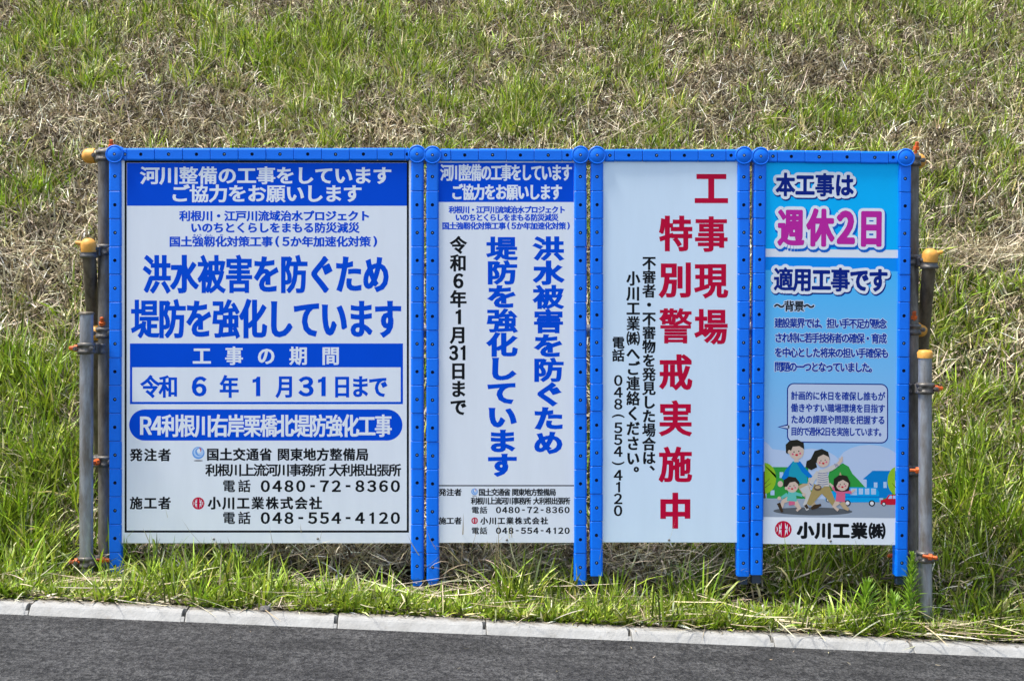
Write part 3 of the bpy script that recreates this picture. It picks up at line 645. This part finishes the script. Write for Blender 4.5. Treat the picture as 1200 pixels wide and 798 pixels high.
for t_, a_, b_, y0, y1 in (('発注者', 513.9, 541, 573, 581), ('国土交通省', 561, 598, 573, 581), ('関東地方整備局', 600, 651.5, 573, 581), ('利根川上流河川事務所', 552, 622.3, 583, 591.2),
    ('大利根出張所', 625, 668, 583, 591.2), ('施工者', 513.9, 541, 606.5, 614.3), ('小川工業株式会社', 562.3, 643, 606.5, 614.3)):
    p.text(t_, a_, y0, b_, y1, INK, .045, gw=min(8.4, (b_-a_)/len(t_)*1.02), gh=8.1)
for y0, y1, t_ in ((594, 601.6, '0480-72-8360'), (618.2, 625.8, '048-554-4120')):
    p.text('電話', 552, y0, 571.5, y1, INK, .03, gw=8.6, gh=8); p.text(t_, 580.5, y0, 668.3, y1, INK, .04, gw=9.2, gh=8.2)
ministry_logo(p, 556, 576.3, 3.9); company_logo(p, 556.2, 610.3, 3.9); screw(pan, p, 594, 633)

# ================================================================== board 3
r3, p, pan = frame_sign('narrow white security notice with large red vertical lettering, third board from the left', 699.7, 871.8, 182.3, 675.5, 685, .08, (706.5, 189, 864.5, 636), 'blue_dark')
M['cool'] = mat('cool_white_board', (.66, .79, .90), .42, var=.04, vscale=3, stretch=(5, 5, .8)); pan.data.materials[0] = M['cool']
M['red_halo'] = M['halo']
p.text('工事現場', 815, 193, 853, 409.5, M['red'], .044, vert=True, gh=40, gw=37)
p.text('特別警戒実施中', 773.2, 246.5, 811.5, 625.5, M['red'], .044, vert=True, gh=40, gw=37)
p.text('不審者・不審物を発見した場合は、', 753.3, 300, 769, 561, INK, .042, vert=True, gh=15.4, gw=15)
p.text('小川工業㈱へご連絡ください。', 734.8, 317.5, 750.3, 563.5, INK, .042, vert=True, gh=16.2, gw=15)
p.text('電話', 718, 394, 732.3, 424, INK, .042, vert=True, gh=14, gw=14)
p.text('048(554)4120', 718.6, 439, 731.6, 605.5, INK, .03, vert=True, gh=14.2, gw=15.5)
screw(pan, p, 785, 633)

# ================================================================== board 4 (poster)
r4, p, pan = frame_sign('narrow sky blue poster board with a printed walking family, rightmost board', 891.3, 1061.3, 183.5, 674, 684, .52, (897.5, 190, 1055, 637.5), 'blue_dark')
def lx(y): return (y-183.5)*.0091          # boards hang half a degree out of plumb
_t = p.text
def pt(chars, x0, y0, x1, y1, m, *a_, **k): d_ = lx((y0+y1)/2)+.0; k.setdefault('rnd', True); return _t(chars, x0+d_, y0, x1+d_, y1, m, *a_, **k)
def ramp_mat(name, stops):
    m = bpy.data.materials.new(name); m.use_nodes = True; n = m.node_tree.nodes; L = m.node_tree.links; b = n['Principled BSDF']; b.inputs['Roughness'].default_value = .5; b.inputs['Specular IOR Level'].default_value = .12
    tc = n.new('ShaderNodeTexCoord'); sp = n.new('ShaderNodeSeparateXYZ'); L.new(tc.outputs['Object'], sp.inputs[0])
    mr = n.new('ShaderNodeMapRange'); mr.inputs['From Min'].default_value = stops[0][0]; mr.inputs['From Max'].default_value = stops[-1][0]; L.new(sp.outputs['Z'], mr.inputs[0])
    cr = n.new('ShaderNodeValToRGB'); L.new(mr.outputs[0], cr.inputs[0]); e = cr.color_ramp.elements
    for i, (z, c_) in enumerate(stops):
        k = (z-stops[0][0])/(stops[-1][0]-stops[0][0]); q = e[i] if i < 2 and False else (e[0] if i == 0 else e[-1] if i == len(stops)-1 else e.new(k)); q.position = k; q.color = (*c_, 1)
    L.new(cr.outputs[0], b.inputs['Base Color']); return m
def zl(y): return -(y-183.5)/S
bx0, bx1 = 897, 1056.5
p.mesh([rect(bx0, 189, bx1, 291.5)], 'print_sky_top', mat('print_cyan', (.0, .46, .92), .5, var=.05, spec=.12), Z1)
p.mesh([rect(bx0, 301, bx1, 316.5)], 'print_band', mat('print_azure', (.0, .27, .82), .5, spec=.12), Z1)
p.mesh([rect(bx0, 316.5, bx1, 606)], 'print_sky', ramp_mat('print_sky_blue', [(zl(606), (.36, .50, .70)), (zl(540), (.30, .49, .74)), (zl(440), (.19, .50, .82)), (zl(317), (.065, .47, .87))]), Z1)
NV = M['navy']
pt('本工事は', 909.5, 202.5, 1001.5, 229.5, NV, .045, gw=21.5, gh=26, z=.0030, layers=[(.2, W_, .0022, 0, 0), (.215, NV, .0012, .9, 1.5)])
pt('週休2日', 910, 243.5, 1039, 288.5, M['magenta'], .06, gw=29.5, gh=42, z=.0034, half=.72, layers=[(.17, W_, .0026, 0, 0), (.205, M['mid'], .0016, 1.1, 2.0)])
pt('適用工事です', 907.5, 313, 1041, 341, NV, .045, gw=21.6, gh=26.5, z=.0030, layers=[(.2, W_, .0022, 0, 0), (.215, NV, .0012, .9, 1.5)])
HL = M['halo']; M['para'] = mat('print_text_blue', (.001, .03, .30), .5, spec=.1)
pt('〜背景〜', 908, 352, 954.5, 364.6, INK, .03, gw=12, gh=12, z=.0022, layers=[(.12, HL, .0014, 0, 0)])
for t_, x1_, y0, y1 in (('建設業界では、担い手不足が懸念', 1039.5, 372.5, 384), ('され特に若手技術者の確保・育成', 1039.5, 389.7, 401.3), ('を中心とした将来の担い手確保も', 1042, 407, 418.4), ('問題の一つとなっていました。', 1028, 424, 435)):
    pt(t_, 908.5, y0, x1_, y1, M['para'], .038, gw=9.3, gh=11.2, z=.0022, layers=[(.12, HL, .0014, 0, 0)])
# the printed illustration; drawn in its own sketch units
def H(x, y): px, py = 890+x*.1754, 500+y*.1754; return (px+lx(py), py)
PC = {}
def pc(name, c_): PC[name] = mat('print_'+name, c_, .5, spec=.12); return PC[name]
for k, c_ in dict(cloud=(.45, .55, .72), hill=(.03, .30, .05), tree=(.28, .50, .02), trunk=(.10, .05, .02), pwall=(.0, .20, .55), glass=(.40, .55, .75), road=(.32, .37, .44), shade=(.10, .11, .12),
                skin=(.60, .46, .36), hair=(.02, .018, .012), teal=(.01, .30, .42), tealc=(.0, .17, .55), cream=(.55, .52, .48), khaki=(.36, .27, .10), shoe=(.05, .03, .015), mint=(.12, .48, .42),
                pink=(.62, .12, .22), busblue=(.0, .33, .70), tyre=(.01, .01, .01), rim=(.7, .7, .72), carred=(.55, .01, .03), beige=(.48, .35, .2), brown=(.13, .08, .05)).items(): pc(k, c_)
def art(name, items, z0):
    """items: (colour, polygon in sketch units); later ones lie on top"""
    mb = MB(); ms = []
    for i, (c_, poly) in enumerate(items):
        if PC.get(c_, None) is None: PC[c_] = {'ink': INK, 'white': W_, 'navy': NV, 'magenta': M['magenta']}[c_]
        if PC[c_] not in ms: ms.append(PC[c_])
        pts = [p.loc(*H(x, y)) for x, y in poly]
        ar = sum(pts[k][0]*pts[(k+1) % len(pts)][1]-pts[(k+1) % len(pts)][0]*pts[k][1] for k in range(len(pts)))
        if ar < 0: pts = pts[::-1]
        from mathutils.geometry import tessellate_polygon
        tri = tessellate_polygon([[Vector((a_, b_, 0)) for a_, b_ in pts]])
        z = (z0+.00007*i)*ZK
        fs = []
        for t in tri:
            a_, b_, c__ = (pts[q] for q in t); s_ = (b_[0]-a_[0])*(c__[1]-a_[1])-(b_[1]-a_[1])*(c__[0]-a_[0]); fs.append(t if s_ > 0 else t[::-1])
        mb.add([(a_, -z, b_) for a_, b_ in pts], fs, ms.index(PC[c_]))
    return mb.build(name, ms, p.board)
def E(cx, cy, rx, ry=None, rot=0, a0=0, a1=360, n_=20): return ell(cx, cy, rx, ry, n_, a0, a1, rot)
def limb(pts, ws):
    l, r_ = [], []
    for i, (x, y) in enumerate(pts):
        a_ = pts[max(0, i-1)]; b_ = pts[min(len(pts)-1, i+1)]; dx, dy = b_[0]-a_[0], b_[1]-a_[1]; n_ = math.hypot(dx, dy); nx_, ny_ = -dy/n_, dx/n_; w_ = ws[i]/2
        l.append((x+nx_*w_, y+ny_*w_)); r_.append((x-nx_*w_, y-ny_*w_))
    return l+r_[::-1]
art('printed_clouds', [('cloud', E(740, 240, 215, 125)), ('cloud', E(350, 260, 200, 115)), ('cloud', [(22, 90), (55, 110), (90, 150), (190, 160), (200, 300), (22, 300)]), ('cloud', [(22, 270), (915, 270), (915, 480), (22, 480)]),
    ('cloud', E(915, 250, 60, 60, n_=16)[:]) ], .0009)
art('printed_hills', [('hill', [(50, 270), (330, 268), (330, 480), (50, 480)]), ('hill', [(455, 480), (450, 380), (470, 300), (520, 260), (560, 240), (600, 262), (625, 310), (660, 345), (710, 400), (720, 480)]), ('hill', [(830, 480), (835, 440), (870, 415), (915, 440), (915, 480)]),
    ('hill', E(365, 450, 35, 32)), ('glass', rect(137, 303, 162, 342)), ('glass', rect(76, 425, 103, 458)), ('glass', rect(300, 300, 322, 330))], .0012)
art('printed_house', [('pwall', [(695, 345), (760, 288), (915, 288), (915, 345), (880, 470), (720, 470), (720, 348)]), ('glass', rect(768, 366, 792, 402)), ('glass', rect(832, 362, 854, 402))], .0016)
art('printed_tree', [('trunk', rect(24, 300, 42, 480)), ('tree', [(24, 245)]+[q for q in E(38, 345, 76, 103, n_=28) if q[0] > 24]), ('trunk', [(36, 480), (33, 370), (46, 480)]), ('trunk', limb([(36, 385), (72, 345)], [5, 2])), ('trunk', limb([(36, 410), (80, 378)], [5, 2]))], .0020)
tre = art('printed_tree', [('tree', [q for q in E(925, 355, 66, 95, n_=28) if q[0] < 915]+[(915, 260)][:0]), ('trunk', limb([(915, 400), (890, 370)], [5, 2]))], .0019)
art('printed_road', [('road', rect(22, 482, 915, 604)), ('shade', E(360, 563, 265, 27, n_=32))], .0013)
def wheel(cx, cy, r_): return [('tyre', E(cx, cy, r_, n_=16)), ('rim', E(cx, cy, r_*.62, n_=14))]
art('printed_bus', [('busblue', [(445, 470), (460, 430), (520, 425), (520, 495), (445, 495)])] + wheel(462, 486, 15) + [('busblue', [(570, 420), (585, 400), (780, 400), (803, 430), (806, 498), (560, 502)]), ('pwall', rect(575, 458, 806, 470)),
    ('glass', rect(612, 407, 655, 452)), ('glass', rect(667, 407, 696, 447)), ('glass', rect(708, 407, 738, 447)), ('glass', rect(750, 407, 782, 447))] + wheel(592, 506, 21) + wheel(755, 506, 21), .0024)
art('printed_car', [('carred', [(812, 510), (815, 485), (850, 474), (868, 448), (915, 446), (915, 515), (820, 515)]), ('glass', [(862, 474), (875, 453), (890, 453), (890, 474)]), ('glass', rect(895, 453, 914, 474))] + wheel(835, 510, 14), .0027)
def face(cx, cy, r_, tilt=0):
    return [('skin', E(cx, cy, r_, r_*1.05)), ('ink', E(cx-r_*.32, cy+r_*.05, r_*.09, n_=8)), ('ink', E(cx+r_*.32, cy-r_*.05, r_*.09, n_=8)), ('carred', E(cx+r_*.03, cy+r_*.45, r_*.2, r_*.15, n_=10)), ('pink', E(cx-r_*.5, cy+r_*.35, r_*.15, n_=8)), ('pink', E(cx+r_*.5, cy+r_*.25, r_*.15, n_=8))]
art('printed_man', [('beige', limb([(290, 380), (320, 440), (350, 500), (370, 530)], [75, 60, 40, 28])), ('cream', limb([(300, 400), (335, 470), (310, 520)], [60, 45, 30])), ('shoe', limb([(348, 545), (375, 530), (415, 520)], [16, 26, 14])), ('cream', limb([(305, 510), (325, 555)], [26, 20])),
    ('tealc', limb([(240, 245), (195, 300), (160, 350)], [40, 44, 26])), ('skin', E(142, 382, 18, 20)), ('teal', [(225, 230), (265, 228), (320, 330), (325, 378), (195, 378), (200, 300)]), ('tealc', limb([(262, 235), (300, 290), (350, 340)], [26, 34, 26])), ('skin', limb([(345, 340), (330, 385)], [18, 14])),
    ('skin', limb([(250, 200), (250, 235)], [26, 30]))] + face(250, 165, 50) + [('hair', [(180, 175), (178, 120), (205, 92), (255, 85), (298, 105), (302, 148), (270, 128), (225, 132), (212, 165), (195, 180)]), ('skin', E(203, 168, 11, 14, n_=10))], .0030)
art('printed_woman', [('khaki', limb([(405, 400), (375, 450), (340, 505), (330, 520)], [85, 60, 36, 26])), ('shoe', limb([(310, 520), (325, 545)], [22, 16])), ('khaki', limb([(430, 400), (470, 460), (505, 520)], [80, 50, 30])), ('shoe', limb([(350, 545), (385, 530), (415, 518)], [18, 26, 12])),
    ('hair', [(372, 160), (420, 145), (462, 165), (474, 215), (455, 240), (380, 240), (388, 268), (350, 288), (312, 268), (318, 228), (345, 215)]),
    ('cream', limb([(400, 300), (360, 350), (340, 400)], [34, 30, 22])), ('cream', limb([(440, 295), (500, 265), (535, 242)], [34, 30, 24])), ('skin', limb([(530, 245), (550, 222), (556, 195)], [22, 22, 8])), ('skin', limb([(545, 225), (534, 205)], [10, 6])),
    ('cream', [(400, 285), (445, 280), (465, 340), (470, 395), (380, 395), (388, 340)])] + [('navy', limb([(392, 305+15*k), (425, 310+15*k), (458+k, 303+15*k)], [3, 3, 3])) for k in range(6)] +
    [('navy', limb([(505+9*k, 243+2*k), (515+9*k, 268-2*k)], [3, 3])) for k in range(3)] + [('navy', limb([(332+8*k, 372+10*k), (350+8*k, 385+8*k)], [3, 3])) for k in range(2)] + [('brown', E(392, 405, 26, 20)), ('beige', E(392, 402, 18, 11, n_=12))] + face(428, 222, 44) +
    [('hair', [(372, 220), (375, 170), (420, 150), (465, 180), (470, 200), (430, 182), (395, 200), (385, 235)])], .0044)
art('printed_boy', [('skin', limb([(200, 480), (160, 500), (150, 540)], [36, 26, 20])), ('shoe', limb([(130, 510), (155, 570)], [24, 16])), ('skin', limb([(240, 500), (270, 545), (250, 560)], [36, 26, 18])), ('pink', [(200, 490), (238, 488), (240, 520), (198, 525)]), ('mint', limb([(190, 450), (150, 475)], [24, 18])), ('skin', E(135, 478, 13, n_=10)), ('mint', limb([(240, 445), (290, 458)], [24, 18])), ('skin', E(300, 452, 12, n_=10)),
    ('mint', [(195, 430), (245, 430), (252, 498), (185, 495)])] + face(220, 395, 42) + [('hair', [(162, 400), (165, 355), (200, 332), (245, 338), (270, 370), (268, 390), (240, 365), (205, 372), (185, 402)]), ('skin', E(180, 410, 9, 11, n_=8))], .0058)
art('printed_girl', [('skin', limb([(530, 495), (500, 530), (530, 555)], [40, 24, 20])), ('beige', limb([(555, 500), (575, 535), (600, 550)], [38, 28, 20])), ('skin', limb([(500, 405), (470, 375)], [20, 12])), ('pink', limb([(530, 430), (490, 402)], [28, 20])), ('pink', limb([(570, 425), (620, 435)], [26, 18])), ('skin', limb([(618, 432), (642, 415)], [16, 12])), ('pink', [(520, 420), (575, 420), (575, 500), (512, 495)]),
    ('hair', [(497, 390), (500, 345), (540, 315), (590, 325), (610, 370), (600, 425), (560, 430), (510, 425)])] + face(556, 380, 42) + [('hair', [(500, 395), (505, 350), (550, 325), (600, 350), (605, 375), (560, 350), (530, 365), (515, 400)]), ('beige', [(535, 320), (542, 298), (552, 320)])], .0066)
# speech bubble
def K4(pts): return [(x+lx(y), y) for x, y in pts]
bub = rrect(922.7, 448.6, 1041.5, 518.4, 8, 6); bubi = rrect(924, 449.9, 1040.2, 517.1, 6.9, 6)
p.mesh([K4(bub), K4([(923.2, 497), (911.5, 500.3), (923.2, 503.2)][::-1])], 'bubble_line', NV, .0012+.0001)
p.mesh([K4(bubi), K4([(925.5, 498.2), (914.5, 500.4), (925.5, 502.0)][::-1])], 'bubble_fill', mat('print_bubble', (.50, .585, .74), .4), .0019)
for t_, y0, y1, hf in (('計画的に休日を確保し誰もが', 458.3, 468.3, .6), ('働きやすい職場環境を目指す', 472.6, 482.5, .6), ('ための課題や問題を把握する', 486.2, 496, .6), ('目的で週休2日を実施しています。', 500.2, 510, .6)):
    pt(t_, 927.4, y0, 1038, y1, M['para'], .036, gw=8.2 if len(t_) < 15 else 7.3, gh=9.8, z=.0024, half=hf)
p.mesh([rect(bx0, 605.3, bx1, 637.4)], 'print_footer', W_, .0012)
company_logo_z = Z1; Z1 = .0020; company_logo(p, 918.4+lx(620), 620.2, 9.9); Z1 = company_logo_z
pt('小川工業㈱', 934, 611.5, 1039, 630.5, INK, .055, gw=18.6, gh=18, z=.0020); screw(pan, p, 974+lx(633), 633.5)

# ------------------------------------------------------------------ steel pipe scaffold behind the boards
def W(x, y, Y=0.): k = (D+Y)/D; return Vector(((x-600)/S*k, Y, ZC+(HOR-y)/S*k))
sc_root = tag(empty('scaffold_frame', (0, .1, .05)), 'steel pipe scaffold with orange end caps holding the four boards', 'scaffold')
def rel(v): return Vector(v)-Vector((0, .1, .05))
PR = .0243
def pipe(a_, b_, m='galv', name='pipe'):
    a_, b_ = rel(a_), rel(b_); mb = MB(); L_ = (b_-a_).length
    mb.lathe((0, 0, 0), b_-a_, [(PR*.86, .004), (PR, 0), (PR, .002)] + [(PR, L_*k/6) for k in range(1, 6)] + [(PR, L_-.002), (PR, L_), (PR*.86, L_-.004)], 20)
    return mb.build(name, M[m], sc_root, a_)
def cap(parent_pipe, at, axis, lug=None):
    mb = MB(); mb.lathe((0, 0, 0), axis, [(PR*1.14, -.022), (PR*1.18, -.015), (PR*1.18, .004), (PR*1.1, .013), (PR*.8, .022), (PR*.4, .027), (.003, .028)], 18)
    if lug: mb.lathe(Vector(lug).normalized()*PR*.8+Vector(axis).normalized()*.004, lug, [(.009, 0), (.0075, .022), (.005, .027)], 8)
    mb.build('end_cap', M['orange'], parent_pipe, rel(at)-parent_pipe.location)
def band(mb, c_, axis, w_=.042):
    mb.lathe(Vector(c_)-Vector(axis)*w_/2, axis, [(PR*1.02, 0), (PR*1.34, .002), (PR*1.34, w_*.3), (PR*1.24, w_*.34), (PR*1.24, w_*.66), (PR*1.34, w_*.7), (PR*1.34, w_-.002), (PR*1.02, w_)], 16)
def clamp(c1, ax1, c2, ax2, bolts=()):
    c1 = rel(c1); c2 = rel(c2); mb = MB(); band(mb, (0, 0, 0), Vector(ax1)); band(mb, c2-c1, Vector(ax2))
    m_ = (c2-c1)/2; mb.cbox((m_.x-.018, m_.y-.022, m_.z-.019), (m_.x+.018, m_.y+.022, m_.z+.019), .004)
    for d_ in ((1, 1), (-1, 1)): mb.lathe((PR*1.2*d_[0], -.03, 0), (0, -1, 0), [(.009, 0), (.009, .009), (.005, .0095), (.005, .018)], 6, smooth=False)
    o = mb.build('clamp', M['clamp'], sc_root, c1)
    for at, ax in bolts:
        b_ = MB(); b_.lathe((0, 0, 0), ax, [(.006, -.02), (.006, 0), (.0125, 0), (.0125, .012), (.0075, .013), (.0075, .028), (.005, .031)], 6, smooth=False)
        b_.build('bolt', M['bolt'], o, rel(at)-c1)
    return o
YV, YH = .075, .128
vx, hz_ = (0, 0, 1), (1, 0, 0)
vl = pipe(W(122.5, 176, YV), W(123, 700, YV), 'worn'); vr = pipe(W(1069, 181, YV), W(1068, 700, YV), 'worn')
h1 = pipe(W(106, 183, YH), W(1074, 189, YH), 'olive'); cap(h1, W(105, 183, YH), (-1, 0, 0)); cap(h1, W(1076, 189, YH), (1, 0, .0))
h2 = pipe(W(112, 390, YH), W(1075, 386, YH)); cap(h2, W(112, 390, YH), (-1, 0, 0)); cap(h2, W(1078, 386, YH), (1, 0, 0))
bl_ = pipe(W(104, 290, .01), W(124, 640, .62), 'rust', 'brace_pipe'); cap(bl_, W(103.7, 288, .01), (-.0, -.1, 1), (-1, -.15, .15))
br_ = pipe(W(1089.5, 303, .0), W(1061, 640, .62), 'rust', 'brace_pipe'); cap(br_, W(1090, 300, .0), (.05, -.1, 1), (1, -.1, .25))
pl_ = pipe(W(101.5, 367, -.03), W(101, 712, -.03)); pr_ = pipe(W(1084, 412, -.03), W(1084.5, 742, -.03))
mb = MB(); mb.lathe((0, 0, 0), (0, 0, 1), [(PR*1.12, -.02), (PR*1.15, 0), (PR*.9, .008), (.003, .01)], 16); mb.build('end_cap', M['orange'], pr_, W(1084, 413, -.03)-W(1084, 412, -.03))
mb = MB(); mb.lathe((0, 0, 0), (0, 0, 1), [(PR*1.12, -.006), (PR*1.15, 0), (PR*.9, .004), (.003, .005)], 16); mb.build('end_cap', M['rust'], pl_, (0, 0, .001))
clamp(W(122.5, 183, YV), vx, W(122.5, 183, YH), hz_, [(W(131, 173.5, YV), (0, -.3, 1))])
clamp(W(1069, 189, YV), vx, W(1069, 189, YH), hz_, [(W(1073.5, 176, YV), (.1, -.2, 1))])
clamp(W(122.5, 390, YV), vx, W(122.5, 390, YH), hz_, [(W(120, 381, YV-.02), (0, -.3, 1))])
clamp(W(1069, 386, YV), vx, W(1069, 386, YH), hz_, [(W(1071, 374, YV-.02), (0, -.2, 1))])
clamp(W(122.5, 293, YV), vx, W(104.3, 296, .02), vx, [])
clamp(W(1068.8, 305, YV), vx, W(1089, 309, .01), vx, [])
clamp(W(101.3, 408, -.03), vx, W(119, 408, YV), vx, [(W(91, 408, -.04), (-1, 0, 0))])
clamp(W(1084, 455, -.03), vx, W(1068.5, 455, YV), vx, [(W(1095, 455, -.04), (1, 0, 0))])
clamp(W(122.5, 540, YV), vx, W(112, 540, .2), vx, [(W(115, 541, YV-.03), (-.6, -.8, 0))])
clamp(W(1068.5, 551, YV), vx, W(1066, 551, YH+.01), hz_, [(W(1073, 551, -.02), (1, -.2, 0))])
clamp(W(101.3, 658, -.03), vx, W(120, 657, YV), vx, [(W(91, 658, -.05), (-1, 0, 0)), (W(119, 656, -.0), (1, -.1, 0))])
clamp(W(1084, 652, -.03), vx, W(1068.5, 652, YV), vx, [(W(1088, 652, -.07), (1, -.3, -.1)), (W(1050, 651, YV), (-1, 0, 0))])

bpy.data.objects.remove(_fo)
bpy.context.view_layer.update()
